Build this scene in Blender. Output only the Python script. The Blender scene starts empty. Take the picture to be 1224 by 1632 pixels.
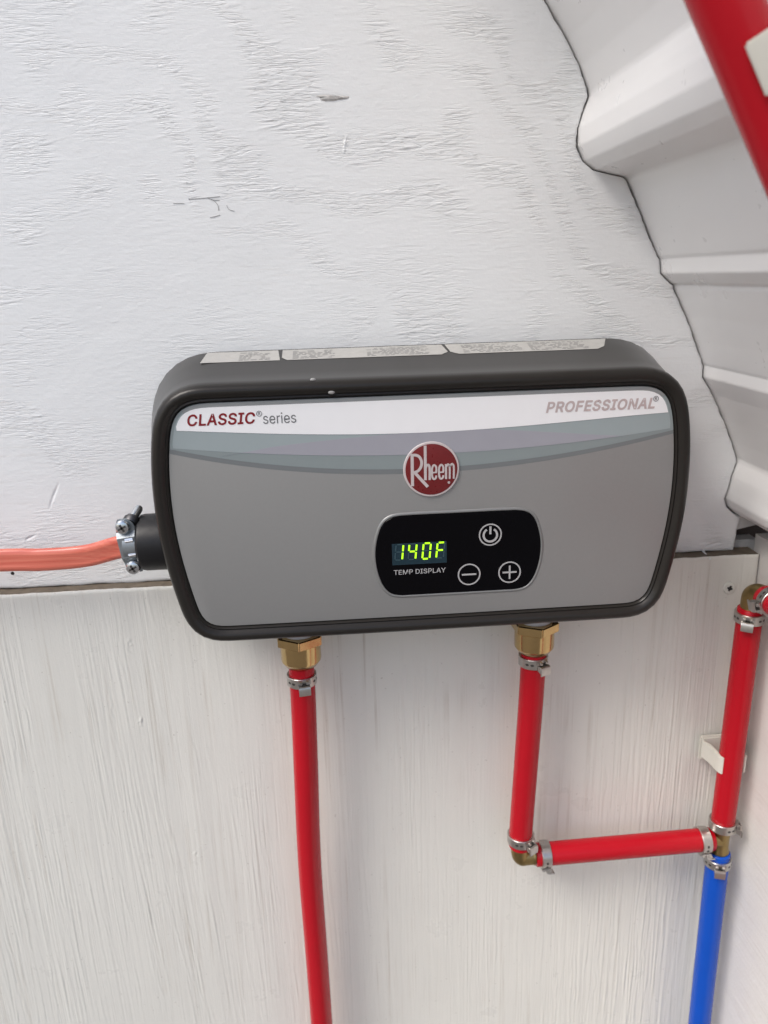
import bpy, bmesh, math, random
import numpy as np
from mathutils import Vector, Matrix, Euler
from mathutils.geometry import tessellate_polygon
R = math.radians
MM = 0.001
scene = bpy.context.scene
COL = scene.collection
random.seed(7)

# ------------------------------------------------------------------ camera
def camera():
    yaw, pitch, roll = R(3.75), R(17.05), R(1.70)
    cy, sy, cp, sp = math.cos(yaw), math.sin(yaw), math.cos(pitch), math.sin(pitch)
    fwd = Vector((sy * cp, cy * cp, -sp)); right = Vector((cy, -sy, 0)); up = right.cross(fwd)
    c, s = math.cos(roll), math.sin(roll)
    r2, u2 = c * right - s * up, s * right + c * up
    cam = bpy.data.cameras.new("camera")
    cam.sensor_fit = 'VERTICAL'; cam.sensor_height = 36.0
    cam.lens = 1226.0 / 1632.0 * 36.0
    cam.clip_start = 0.01; cam.clip_end = 400.0
    cam.dof.use_dof = True; cam.dof.focus_distance = 0.425; cam.dof.aperture_fstop = 9.5
    o = bpy.data.objects.new("camera", cam); COL.objects.link(o)
    m = Matrix((r2, u2, -fwd)).transposed().to_4x4()
    m.translation = Vector((-0.05009, -0.468, 0.13813))
    o.matrix_world = m
    scene.camera = o
camera()

# ------------------------------------------------------------------ light
SUN_EL, SUN_AZ = R(50), R(237)          # azimuth clockwise from +y seen from above
world = bpy.data.worlds.new("World"); scene.world = world
world.use_nodes = True
wn = world.node_tree.nodes; wl = world.node_tree.links
bg = wn['Background']; bg.inputs['Strength'].default_value = 0.122
sky = wn.new('ShaderNodeTexSky'); sky.sky_type = 'NISHITA'; sky.sun_disc = False
sky.sun_elevation = SUN_EL; sky.sun_rotation = SUN_AZ
sky.air_density = 1.0; sky.dust_density = 3.0; sky.ozone_density = 1.0
wl.new(sky.outputs[0], bg.inputs['Color'])
sl = bpy.data.lights.new("sun", 'SUN'); sl.energy = 1.4; sl.angle = R(25); sl.color = (1.0, 0.965, 0.93)
so = bpy.data.objects.new("sun", sl); COL.objects.link(so)
sd = Vector((math.sin(SUN_AZ) * math.cos(SUN_EL), math.cos(SUN_AZ) * math.cos(SUN_EL), math.sin(SUN_EL)))
so.rotation_euler = sd.to_track_quat('Z', 'Y').to_euler()
vs = scene.view_settings
vs.view_transform = 'Standard'; vs.look = 'None'; vs.gamma = 1.0; vs.use_curve_mapping = False
vs.exposure = 0.58
scene.display_settings.display_device = 'sRGB'

# ------------------------------------------------------------------ materials
class NT:
    def __init__(s, name):
        s.m = bpy.data.materials.new(name); s.m.use_nodes = True
        s.n = s.m.node_tree.nodes; s.l = s.m.node_tree.links; s.b = s.n['Principled BSDF']
    def node(s, t, **k):
        n = s.n.new(t)
        for a, v in k.items():
            if a in n.inputs.keys(): n.inputs[a].default_value = v
            else: setattr(n, a, v)
        return n
    def coord(s, scale=(1, 1, 1), rot=(0, 0, 0)):
        tc = s.n.new('ShaderNodeTexCoord'); mp = s.n.new('ShaderNodeMapping')
        mp.inputs['Scale'].default_value = scale; mp.inputs['Rotation'].default_value = rot
        s.l.new(tc.outputs['Object'], mp.inputs['Vector']); return mp.outputs[0]
    def noise(s, scale, detail=4, rough=.55, sc=(1, 1, 1), dist=0.0):
        n = s.node('ShaderNodeTexNoise'); n.inputs['Scale'].default_value = scale
        n.inputs['Detail'].default_value = detail; n.inputs['Roughness'].default_value = rough
        n.inputs['Distortion'].default_value = dist
        s.l.new(s.coord(sc), n.inputs['Vector']); return n.outputs['Fac']
    def ramp(s, fac, stops):
        r = s.node('ShaderNodeValToRGB'); e = r.color_ramp.elements
        while len(e) < len(stops): e.new(0.5)
        for el, (p, c) in zip(e, stops):
            el.position = p; el.color = (c, c, c, 1) if isinstance(c, (int, float)) else (*c, 1)
        s.l.new(fac, r.inputs['Fac']); return r.outputs['Color']
    def mix(s, fac, a, b, blend='MIX'):
        m = s.node('ShaderNodeMix', data_type='RGBA', blend_type=blend)
        for sock, v in ((m.inputs[0], fac), (m.inputs[6], a), (m.inputs[7], b)):
            if isinstance(v, bpy.types.NodeSocket): s.l.new(v, sock)
            elif isinstance(v, (int, float)): sock.default_value = v
            else: sock.default_value = (*v, 1)
        return m.outputs[2]
    def bump(s, h, strength=.3, dist=.0005, prev=None):
        b = s.node('ShaderNodeBump'); b.inputs['Strength'].default_value = strength; b.inputs['Distance'].default_value = dist
        s.l.new(h, b.inputs['Height'])
        if prev is not None: s.l.new(prev, b.inputs['Normal'])
        return b.outputs['Normal']
    def set(s, **k):
        for a, v in k.items():
            a = a.replace('_', ' ')
            sock = s.b.inputs[a]
            if isinstance(v, bpy.types.NodeSocket): s.l.new(v, sock)
            elif isinstance(v, tuple) and len(v) == 3 and sock.type == 'RGBA': sock.default_value = (*v, 1)
            else: sock.default_value = v
        return s.m

def simple(name, col, rough=.5, metal=0.0, var=.06, vscale=120, bump=0.0, bscale=900, **k):
    t = NT(name)
    dark = tuple(c * (1 - 2 * var) for c in col); lite = tuple(min(1, c * (1 + var)) for c in col)
    c = t.mix(t.noise(vscale, 5, .6), dark, lite)
    args = dict(Base_Color=c, Metallic=metal)
    args['Roughness'] = t.ramp(t.noise(vscale * 1.7, 4, .6), [(.2, max(.02, rough - .06)), (.8, min(1, rough + .07))])
    if bump: args['Normal'] = t.bump(t.noise(bscale, 4, .6), bump, .0003)
    args.update(k)
    return t.set(**args)

def wall_paint(name, tint, dirt, amount, grain_sc, rough=.42, wrinkle=None, streak=.25):
    t = NT(name)
    base = t.mix(t.ramp(t.noise(9, 4, .6), [(.35, 0.0), (.7, 1.0)]), tint, tuple(c * .965 for c in tint))
    # thin paint: the wood tone grins through in faint streaks along the grain
    st = t.ramp(t.noise(1, 6, .65, grain_sc, .4), [(.54, 0.0), (.72, 1.0)])
    pat = t.ramp(t.noise(11, 3, .6), [(.42, 0.0), (.62, 1.0)])
    f = t.node('ShaderNodeMath', operation='MULTIPLY'); t.l.new(st, f.inputs[0]); t.l.new(pat, f.inputs[1])
    g = t.node('ShaderNodeMath', operation='MULTIPLY'); t.l.new(f.outputs[0], g.inputs[0]); g.inputs[1].default_value = amount
    col = t.mix(g.outputs[0], base, dirt)
    sp = t.ramp(t.noise(420, 2, .5), [(.72, 0.0), (.76, 1.0)])
    g2 = t.node('ShaderNodeMath', operation='MULTIPLY'); t.l.new(sp, g2.inputs[0]); g2.inputs[1].default_value = amount * .6
    col = t.mix(g2.outputs[0], col, tuple(c * .6 for c in dirt))
    n1 = t.bump(t.noise(1, 5, .6, tuple(v * 1.6 for v in grain_sc), .3), streak, .0006)
    if wrinkle:
        # hairline checks along the grain, only where the raised-grain bands are
        at = t.node('ShaderNodeAttribute'); at.attribute_name = 'grain'
        for sc, dep, wd in wrinkle:
            nz = t.noise(1, 2, .5, sc, .6)
            a = t.node('ShaderNodeMath', operation='SUBTRACT'); t.l.new(nz, a.inputs[0]); a.inputs[1].default_value = .5
            b = t.node('ShaderNodeMath', operation='ABSOLUTE'); t.l.new(a.outputs[0], b.inputs[0])
            h = t.ramp(b.outputs[0], [(0.0, 0.0), (wd, 1.0)])
            n1 = t.bump(h, 1.0, dep, n1)
            s_ = n1.node.inputs['Strength']; t.l.new(at.outputs['Fac'], s_)
    n2 = t.bump(t.noise(560, 4, .6), .26, .0004, n1)
    r = t.ramp(t.noise(30, 4, .6), [(.3, rough - .07), (.75, rough + .1)])
    return t.set(Base_Color=col, Roughness=r, Normal=n2)

M = {}
M['upper'] = wall_paint('white_paint_across_grain', (.81, .832, .835), (.60, .57, .52), .25, (18, 60, 420), .42, [((46, 60, 440), .00013, .06), ((90, 60, 800), .00009, .06)], .06)
M['lower'] = wall_paint('white_paint_along_grain', (.735, .73, .675), (.42, .37, .30), .6, (330, 60, 5), .33, [((250, 60, 4), .00009, .06)], .2)
M['side'] = wall_paint('white_paint_side_panel', (.72, .70, .67), (.50, .44, .40), .4, (60, 16, 330), .4)
M['rawwood'] = simple('raw_plywood_edge', (.16, .13, .095), .8, var=.3, vscale=160, bump=.4, bscale=700)
M['gap_dark'] = simple('dark_gap_backing', (.035, .022, .014), .85, var=.3, vscale=90, bump=.4)
M['whitewood'] = simple('white_painted_stud', (.66, .66, .65), .5, var=.12, vscale=110, bump=.3)
M['shell'] = simple('white_enamelled_sheet', (.84, .835, .825), .30, var=.012, vscale=25)
M['housing'] = simple('charcoal_moulded_plastic', (.021, .0190, .0168), .28, var=.04, vscale=260, Roughness=.28, Specular_IOR_Level=.27)
M['housing_dust'] = M['housing']
M['panel'] = simple('satin_silver_panel', (.295, .298, .292), .40, metal=.25, var=.02, vscale=500, bump=.03, bscale=3000)
M['lip'] = simple('silver_raised_lip', (.23, .235, .232), .36, metal=.3, var=.02)
M['p_white'] = simple('white_print', (.83, .84, .85), .35, var=.015)
M['p_border'] = simple('grey_print_border', (.25, .265, .268), .36, var=.02)
M['p_teal'] = simple('pale_teal_print', (.31, .362, .372), .36, var=.02)
M['p_lilac'] = simple('lilac_grey_print', (.33, .333, .372), .36, var=.02)
M['p_teal2'] = simple('grey_teal_print', (.235, .275, .278), .36, var=.02)
M['p_dark'] = simple('dark_grey_print', (.17, .185, .19), .36, var=.02)
M['ink_red'] = simple('dark_red_ink', (.22, .008, .012), .35, var=.04)
M['ink_grey'] = simple('grey_ink', (.16, .165, .17), .4, var=.04)
M['foil'] = simple('pale_red_foil', (.60, .51, .505), .30, metal=.3, var=.03)
M['logo_red'] = simple('badge_red', (.16, .012, .014), .3, var=.10, vscale=300)
M['logo_rim'] = simple('badge_pale_rim', (.52, .47, .465), .4, var=.03)
M['black'] = simple('black_gloss_panel', (.0012, .0012, .0022), .10, var=.05, Specular_IOR_Level=.16)
M['icon'] = simple('grey_white_icon_print', (.42, .42, .42), .4, var=.02)
M['lcd'] = simple('smoked_display_window', (.010, .031, .045), .15, var=.05)
M['ghost'] = simple('unlit_segment', (.03, .068, .085), .3, var=.02)
t = NT('lit_segment'); M['lit'] = t.set(Base_Color=(.2, .4, .02), Emission_Color=(.42, 1.0, .004), Emission_Strength=.95, Roughness=.4)
def pex(name, col, lite):
    t = NT(name)
    c = t.mix(t.noise(60, 3, .6), tuple(v * .9 for v in col), col)
    return t.set(Base_Color=c, Roughness=.27, Specular_IOR_Level=.28)
M['red'] = pex('red_pipe_plastic', (.46, .006, .0155), (1, .05, .05))
M['blue'] = pex('blue_pipe_plastic', (.004, .075, .47), (.05, .2, 1))
t = NT('orange_cable_sheath')
oc = t.mix(t.ramp(t.noise(1, 4, .6, (6, 300, 420)), [(.35, 0.0), (.68, 1.0)]), (.56, .105, .07), (.70, .20, .135))
M['orange'] = t.set(Base_Color=oc, Roughness=.33, Coat_Weight=.2, Coat_Roughness=.15, Normal=t.bump(t.noise(1, 3, .5, (8, 320, 420)), .2, .0006))
M['steel'] = simple('dull_stainless_steel', (.56, .54, .51), .33, metal=1.0, var=.10, vscale=300, bump=.10, bscale=900)
M['dimple'] = simple('dark_pressed_steel', (.10, .095, .09), .5, metal=.8, var=.1)
M['zinc'] = simple('bright_zinc_steel', (.66, .69, .72), .2, metal=1.0, var=.08, vscale=300, bump=.08)
M['galv'] = simple('grey_galvanised_steel', (.34, .37, .39), .5, metal=.9, var=.12, vscale=200, bump=.10)
M['darksteel'] = simple('dark_steel_nut', (.09, .09, .095), .4, metal=1.0, var=.1)
M['brass'] = simple('turned_brass', (.60, .43, .20), .17, metal=1.0, var=.10, vscale=170, bump=.06, bscale=1200)
M['castbrass'] = simple('tarnished_cast_brass', (.36, .265, .115), .36, metal=1.0, var=.16, vscale=200, bump=.15, bscale=900)
M['thread'] = simple('thread_tape_white', (.55, .54, .56), .4, var=.1, vscale=300, bump=.3)
M['collar'] = simple('black_cable_collar', (.012, .012, .0135), .42, Specular_IOR_Level=.3, var=.08, vscale=200, bump=.06)
M['clip'] = simple('cream_white_plastic', (.66, .65, .58), .38, var=.03, vscale=80)
M['sticker'] = simple('shade_toned_sticker', (.40, .395, .375), .5, var=.10, vscale=300)  # white label darkened to stand in for dim light from above
M['print'] = simple('faint_label_print', (.15, .15, .15), .5, var=.1)
M['knot'] = simple('grey_knot_wood', (.60, .59, .57), .7, var=.3, vscale=500, bump=.6, bscale=700)
M['split'] = simple('grey_paint_crack', (.34, .33, .32), .8)  # dark grey of the cracked paint lines
M['hole'] = simple('nail_hole_and_slot_shade', (.02, .018, .016), .8)
M['speck'] = simple('dried_paint_speck', (.34, .34, .33), .5)
M['ground'] = simple('pale_concrete', (.19, .165, .14), .85, var=.12, vscale=3, bump=.2, bscale=60)
PI = math.pi

# ------------------------------------------------------------------ helpers
def empty(name, loc, label, cat, group=None, rot=(0, 0, 0)):
    o = bpy.data.objects.new(name, None); COL.objects.link(o)
    o.empty_display_size = .01; o.location = loc; o.rotation_euler = rot
    o['label'] = label; o['category'] = cat
    if group: o['group'] = group
    return o
def link(name, me, mat, parent=None, smooth=True, angle=35, label=None, cat=None, group=None):
    o = bpy.data.objects.new(name, me); COL.objects.link(o)
    if mat is not None and len(me.materials) == 0: me.materials.append(mat)
    if smooth:
        me.polygons.foreach_set('use_smooth', [True] * len(me.polygons))
        try: me.set_sharp_from_angle(angle=R(angle))
        except Exception: pass
    if parent: o.parent = parent
    if label: o['label'] = label
    if cat: o['category'] = cat
    if group: o['group'] = group
    return o
def bm_mesh(bm, name):
    bmesh.ops.recalc_face_normals(bm, faces=bm.faces)
    me = bpy.data.meshes.new(name); bm.to_mesh(me); bm.free(); return me
def loft(bm, rings, caps=True, closed=True):
    vr = [[bm.verts.new(p) for p in r] for r in rings]
    n = len(vr[0])
    for a, b in zip(vr, vr[1:]):
        for i in range(n if closed else n - 1):
            j = (i + 1) % n
            bm.faces.new((a[i], a[j], b[j], b[i]))
    if caps:
        bm.faces.new(vr[0][::-1]); bm.faces.new(vr[-1])
    return vr
def frames(path):
    P = [Vector(p) for p in path]; T = []
    for i in range(len(P)):
        a = P[max(0, i - 1)]; b = P[min(len(P) - 1, i + 1)]; T.append((b - a).normalized())
    n = Vector((0, -1, 0)) if abs(T[0].y) < .9 else Vector((0, 0, 1))
    out = []
    for p, t_ in zip(P, T):
        n = (n - t_ * n.dot(t_)).normalized(); out.append((p, t_, n, t_.cross(n)))
    return out
def tube(bm, path, rad, seg=32, caps=True):
    fr = frames(path); rings = []
    for i, (p, t_, n, b) in enumerate(fr):
        r = rad[i] if hasattr(rad, '__len__') else rad
        rings.append([p + n * r * math.cos(2 * PI * k / seg) + b * r * math.sin(2 * PI * k / seg) for k in range(seg)])
    loft(bm, rings, caps)
def lathe(bm, prof, seg=40, mat=Matrix(), caps=True):
    rings = [[mat @ Vector((r * math.cos(2 * PI * k / seg), r * math.sin(2 * PI * k / seg), z)) for k in range(seg)] for r, z in prof]
    loft(bm, rings, caps)
def box(bm, c, s, bev=0.0, mat=Matrix(), seg=2):
    b2 = bmesh.new(); bmesh.ops.create_cube(b2, size=1)
    for v in b2.verts: v.co = Vector((v.co.x * s[0], v.co.y * s[1], v.co.z * s[2]))
    if bev: bmesh.ops.bevel(b2, geom=b2.edges[:], offset=bev, segments=seg, affect='EDGES')
    me = bpy.data.meshes.new('tmp'); 
    for v in b2.verts: v.co = mat @ (v.co + Vector(c))
    b2.to_mesh(me); b2.free(); bm.from_mesh(me); bpy.data.meshes.remove(me)
def prism(bm, pts, a, b, axis='y', bev=0.0):
    """outline pts (2D) extruded from a to b along the axis"""
    b2 = bmesh.new()
    mk = {'y': lambda p, h: (p[0], h, p[1]), 'x': lambda p, h: (h, p[0], p[1]), 'z': lambda p, h: (p[0], p[1], h)}[axis]
    loft(b2, [[mk(p, a) for p in pts], [mk(p, b) for p in pts]])
    bmesh.ops.recalc_face_normals(b2, faces=b2.faces)
    if bev:
        es = [e for e in b2.edges if len(e.link_faces) == 2 and e.calc_face_angle(0) > R(40)]
        bmesh.ops.bevel(b2, geom=es, offset=bev, segments=2, affect='EDGES')
    me = bpy.data.meshes.new('tmp'); b2.to_mesh(me); b2.free(); bm.from_mesh(me); bpy.data.meshes.remove(me)
def catmull(pts, n, closed=False):
    P = [Vector(p) for p in pts]; out = []; m = len(P)
    segs = m if closed else m - 1
    g = (lambda i: P[i % m]) if closed else (lambda i: P[max(0, min(m - 1, i))])
    for i in range(segs):
        p0, p1, p2, p3 = g(i - 1), g(i), g(i + 1), g(i + 2)
        for k in range(n):
            u = k / n
            out.append(.5 * ((2 * p1) + (-p0 + p2) * u + (2 * p0 - 5 * p1 + 4 * p2 - p3) * u * u + (-p0 + 3 * p1 - 3 * p2 + p3) * u ** 3))
    if not closed: out.append(P[-1].copy())
    return out
def resample(pts, n):
    P = [Vector(p) for p in pts]; P.append(P[0]); d = [0]
    for a, b in zip(P, P[1:]): d.append(d[-1] + (b - a).length)
    out = []; j = 0
    for k in range(n):
        s = d[-1] * k / n
        while d[j + 1] < s: j += 1
        out.append(P[j].lerp(P[j + 1], (s - d[j]) / max(1e-9, d[j + 1] - d[j])))
    return out
def offset(pts, dd):
    n = len(pts); out = []
    for i in range(n):
        t_ = (pts[(i + 1) % n] - pts[i - 1]).normalized()
        out.append(pts[i] + Vector((t_.y, -t_.x)) * dd)      # outward for counter-clockwise outlines
    return out
def strokes(bm, paths, w, y, cx=0, cz=0, depth=.00012, caps=True):
    """flat print: polylines in x,z (mm) with width w (mm) as thin slabs at y"""
    for path in paths:
        P = [Vector((p[0], p[1])) for p in path]; L = []; Q = []
        for i, p in enumerate(P):
            a = P[max(0, i - 1)]; b = P[min(len(P) - 1, i + 1)]
            t_ = (b - a).normalized(); nn = Vector((-t_.y, t_.x))
            if 0 < i < len(P) - 1:
                c = max(.5, nn.dot(Vector((-(p - a).normalized().y, (p - a).normalized().x))))
            else: c = 1
            L.append(p + nn * w / 2 / c); Q.append(p - nn * w / 2 / c)
        pts = [((p.x) * MM + cx, (p.y) * MM + cz) for p in L + Q[::-1]]
        f = [bm.verts.new((px, y, pz)) for px, pz in pts]; g = [bm.verts.new((px, y + depth, pz)) for px, pz in pts]
        m = len(L)
        for i in range(m - 1):
            a, b, c, d = i, i + 1, 2 * m - 2 - i, 2 * m - 1 - i
            bm.faces.new((f[a], f[b], f[c], f[d])); bm.faces.new((g[d], g[c], g[b], g[a]))
        for i in range(2 * m):
            j = (i + 1) % (2 * m); bm.faces.new((f[i], g[i], g[j], f[j]))
def ring_path(cx, cz, r, a0=0, a1=360, n=40):
    return [(cx + r * math.cos(R(a0 + (a1 - a0) * k / n)), cz + r * math.sin(R(a0 + (a1 - a0) * k / n))) for k in range(n + 1)]
# letter outlines (1/1000 of the type size): advance, closed outlines
GLYPH = {
 'C': (510, [[[267,-7],[225,-3],[186,7],[150,25],[119,49],[92,79],[70,115],[53,157],[44,203],[40,254],[44,305],[53,352],[70,393],[92,429],[119,459],[150,484],[186,501],[225,512],[267,516],[293,514],[317,511],[340,504],[362,496],[383,485],[402,471],[419,456],[435,438],[448,418],[459,397],[467,373],[473,348],[408,348],[404,365],[397,380],[389,395],[380,407],[369,418],[357,428],[344,437],[330,444],[315,449],[300,453],[284,455],[267,456],[237,453],[209,445],[184,432],[161,414],[141,391],[125,364],[113,332],[106,295],[103,254],[106,213],[113,177],[125,145],[141,117],[161,94],[184,76],[210,63],[237,56],[267,53],[284,54],[300,56],[315,60],[330,65],[344,72],[357,81],[369,90],[380,102],[389,114],[397,128],[404,144],[408,160],[473,160],[467,135],[459,112],[448,91],[435,71],[420,53],[402,38],[383,24],[363,13],[341,5],[317,-2],[293,-6]]]),
 'L': (393, [[[60,0],[60,509],[125,509],[125,57],[361,57],[361,0]]]),
 'A': (480, [[[16,0],[201,509],[276,509],[463,0],[395,0],[287,302],[280,323],[272,346],[264,372],[255,402],[244,438],[232,478],[245,478],[233,437],[222,402],[213,371],[204,345],[197,322],[191,302],[85,0]],[[110,142],[110,199],[370,199],[370,142]]]),
 'S': (447, [[[224,-9],[188,-7],[156,-1],[128,9],[102,23],[81,40],[64,60],[51,83],[42,109],[38,137],[104,137],[108,118],[114,102],[123,88],[136,76],[150,66],[166,59],[185,53],[204,50],[224,49],[246,50],[267,54],[286,60],[303,69],[317,79],[329,92],[338,106],[344,122],[346,139],[344,154],[340,168],[332,179],[322,189],[310,197],[296,205],[280,211],[263,217],[245,222],[184,239],[145,253],[112,269],[86,289],[67,313],[56,341],[52,372],[54,400],[62,425],[75,448],[92,468],[113,484],[138,498],[165,508],[195,514],[227,516],[259,514],[289,508],[316,498],[340,484],[360,468],[377,449],[390,427],[398,403],[401,378],[337,378],[332,402],[320,421],[302,437],[280,449],[254,456],[225,459],[204,457],[185,454],[167,448],[152,440],[139,430],[129,418],[121,405],[117,391],[115,376],[117,359],[122,345],[131,334],[142,324],[155,315],[169,308],[184,302],[198,297],[212,293],[264,279],[279,275],[295,270],[312,264],[328,256],[344,248],[359,238],[372,226],[384,213],[395,198],[402,180],[407,161],[408,139],[406,112],[399,87],[386,64],[370,43],[349,25],[323,11],[294,0],[261,-7]]]),
 'I': (300, [[[31,0],[31,57],[118,57],[118,452],[31,452],[31,509],[269,509],[269,452],[183,452],[183,57],[269,57],[269,0]]]),
 'O': (533, [[[267,-7],[225,-3],[186,7],[150,25],[119,49],[92,79],[70,115],[53,157],[44,203],[40,254],[44,305],[53,352],[70,393],[92,429],[119,459],[150,484],[186,501],[225,512],[267,516],[309,512],[348,501],[384,484],[415,459],[442,429],[464,393],[480,352],[490,305],[493,254],[490,203],[480,157],[464,115],[442,79],[415,49],[384,25],[348,7],[309,-3]],[[267,53],[296,55],[324,63],[349,76],[372,94],[392,116],[408,144],[420,176],[428,213],[430,254],[428,295],[420,332],[408,365],[392,392],[372,415],[349,433],[324,446],[296,453],[267,456],[237,453],[210,445],[184,433],[161,415],[142,392],[125,364],[113,332],[106,295],[103,254],[106,213],[113,176],[125,144],[142,117],[161,94],[184,76],[210,63],[237,55]]]),
 'P': (445, [[[60,0],[60,509],[235,509],[272,506],[305,499],[332,487],[356,471],[375,452],[390,430],[400,404],[407,377],[409,348],[407,318],[400,291],[390,265],[375,243],[356,223],[332,207],[305,195],[272,188],[235,186],[182,186],[182,242],[233,242],[257,244],[279,248],[297,256],[312,266],[324,279],[333,294],[339,310],[343,328],[344,348],[343,367],[339,385],[333,402],[324,416],[312,428],[297,439],[279,446],[257,451],[232,452],[125,452],[125,0]]]),
 'R': (449, [[[60,0],[60,509],[236,509],[273,506],[305,500],[333,489],[356,473],[376,455],[390,433],[401,408],[407,381],[409,352],[407,323],[401,296],[390,271],[376,250],[356,232],[333,217],[305,206],[273,200],[236,198],[182,198],[182,255],[234,255],[258,256],[280,260],[298,267],[313,276],[325,287],[334,300],[340,316],[344,333],[345,352],[344,371],[340,389],[334,405],[325,419],[313,430],[298,440],[279,446],[258,451],[233,452],[125,452],[125,0]],[[353,0],[230,229],[303,229],[428,0]]]),
 'F': (410, [[[60,0],[60,509],[369,509],[369,452],[125,452],[125,278],[346,278],[346,221],[125,221],[125,0]]]),
 'E': (419, [[[60,0],[60,509],[372,509],[372,452],[125,452],[125,286],[355,286],[355,229],[125,229],[125,57],[375,57],[375,0]]]),
 'N': (523, [[[60,0],[60,509],[136,509],[343,183],[349,174],[355,163],[363,151],[371,137],[379,122],[388,107],[396,90],[405,73],[414,55],[405,54],[403,72],[402,90],[401,108],[400,126],[399,142],[399,157],[399,171],[399,184],[399,195],[399,509],[463,509],[463,0],[387,0],[202,290],[194,303],[186,317],[177,331],[168,346],[159,363],[148,381],[136,402],[123,425],[108,452],[119,454],[120,429],[121,406],[122,384],[123,363],[124,345],[124,328],[125,313],[125,301],[125,291],[125,0]]]),
 's': (365, [[[182,-8],[157,-7],[133,-3],[112,3],[93,12],[76,24],[62,38],[50,54],[41,73],[36,94],[94,107],[101,87],[111,72],[124,60],[141,52],[160,47],[181,45],[206,47],[227,53],[244,62],[258,74],[265,88],[268,103],[266,115],[262,126],[254,136],[243,144],[229,150],[212,155],[149,170],[118,180],[92,192],[72,208],[58,227],[50,249],[47,274],[49,295],[55,314],[65,332],[79,347],[95,360],[115,370],[137,378],[161,383],[187,384],[212,383],[234,379],[254,372],[271,363],[286,352],[299,339],[309,324],[318,308],[324,290],[268,277],[262,291],[254,304],[243,316],[228,325],[210,331],[187,333],[166,331],[147,326],[131,317],[119,305],[111,292],[109,277],[110,264],[115,253],[124,243],[136,235],[152,229],[172,223],[229,209],[261,200],[287,187],[306,171],[320,153],[328,131],[331,107],[329,85],[323,65],[312,47],[298,31],[281,18],[260,6],[236,-2],[210,-7]]]),
 'e': (404, [[[212,-8],[177,-5],[145,3],[117,16],[92,35],[72,58],[56,85],[44,116],[37,150],[34,187],[36,224],[44,258],[55,290],[71,317],[91,340],[115,359],[142,373],[172,382],[205,384],[226,383],[246,380],[266,374],[285,366],[303,355],[319,341],[334,324],[347,305],[357,282],[365,256],[370,227],[371,194],[371,169],[75,169],[75,221],[338,221],[310,202],[308,226],[304,248],[298,269],[288,286],[277,301],[263,314],[246,323],[227,328],[205,330],[183,328],[164,323],[146,313],[131,301],[119,286],[109,270],[102,251],[97,231],[96,211],[96,178],[98,151],[102,127],[110,106],[121,88],[135,73],[151,61],[169,53],[190,48],[212,46],[227,47],[241,49],[254,53],[265,58],[276,65],[285,73],[294,82],[300,93],[306,105],[365,91],[358,72],[348,55],[335,39],[320,26],[302,14],[283,4],[261,-3],[237,-7]]]),
 'r': (259, [[[53,0],[53,379],[112,379],[112,321],[115,321],[124,339],[137,354],[152,367],[171,377],[191,383],[213,385],[218,385],[223,385],[229,384],[235,384],[240,384],[243,384],[243,322],[241,323],[236,324],[230,324],[223,325],[215,326],[207,326],[190,324],[174,321],[159,315],[146,306],[135,296],[126,284],[119,269],[115,254],[114,237],[114,0]]]),
 'i': (167, [[[53,0],[53,379],[114,379],[114,0]],[[84,443],[73,444],[63,448],[54,455],[47,463],[43,472],[41,483],[43,494],[47,504],[54,512],[63,518],[73,522],[84,524],[95,522],[105,518],[114,512],[121,504],[125,494],[126,483],[125,472],[121,463],[114,455],[105,448],[95,444]]]),
 'T': (449, [[[32,452],[32,509],[417,509],[417,452],[257,452],[257,0],[193,0],[193,452]]]),
 'M': (628, [[[60,0],[60,509],[152,509],[277,187],[280,179],[284,170],[287,159],[291,147],[295,135],[299,123],[303,110],[307,97],[311,84],[315,71],[319,60],[322,49],[307,49],[311,59],[314,71],[318,83],[322,95],[326,108],[330,121],[334,134],[338,146],[342,158],[346,169],[349,179],[352,187],[476,509],[568,509],[568,0],[504,0],[504,291],[504,302],[504,314],[504,327],[505,340],[505,354],[505,369],[505,383],[506,398],[506,413],[506,428],[507,443],[507,457],[513,457],[508,441],[503,425],[498,409],[492,393],[487,378],[482,363],[477,348],[472,335],[467,322],[463,310],[459,300],[456,291],[342,0],[286,0],[170,291],[167,300],[163,310],[159,321],[155,333],[150,347],[145,361],[140,376],[134,392],[129,408],[124,424],[118,441],[112,457],[119,457],[119,444],[120,430],[120,416],[120,401],[121,386],[121,372],[121,357],[121,342],[122,328],[122,315],[122,302],[122,291],[122,0]]]),
 'D': (502, [[[219,0],[96,0],[96,57],[215,57],[254,60],[288,68],[318,81],[343,99],[363,122],[379,149],[390,181],[397,216],[399,255],[397,294],[390,329],[379,361],[364,388],[344,410],[320,428],[291,441],[258,449],[221,452],[93,452],[93,509],[225,509],[273,505],[315,495],[353,478],[385,455],[412,426],[433,391],[449,351],[458,306],[462,255],[458,205],[449,159],[433,119],[411,83],[384,54],[351,31],[312,14],[268,3]],[[125,509],[125,0],[60,0],[60,509]]]),
 'Y': (472, [[[203,0],[203,208],[16,509],[91,509],[192,344],[203,327],[213,309],[222,292],[231,274],[240,254],[250,230],[224,230],[233,254],[242,275],[251,293],[260,310],[270,327],[280,344],[381,509],[455,509],[268,208],[268,0]]]),
 'h': (410, [[[114,227],[114,0],[53,0],[53,509],[114,509],[114,287],[102,287],[116,319],[132,344],[152,362],[175,374],[200,382],[227,384],[252,383],[275,377],[295,369],[313,356],[328,340],[341,321],[350,298],[355,271],[357,240],[357,0],[296,0],[296,235],[293,263],[286,286],[273,304],[256,318],[235,326],[210,329],[192,328],[176,324],[161,317],[147,308],[136,297],[126,283],[119,266],[115,248]]]),
}

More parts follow.
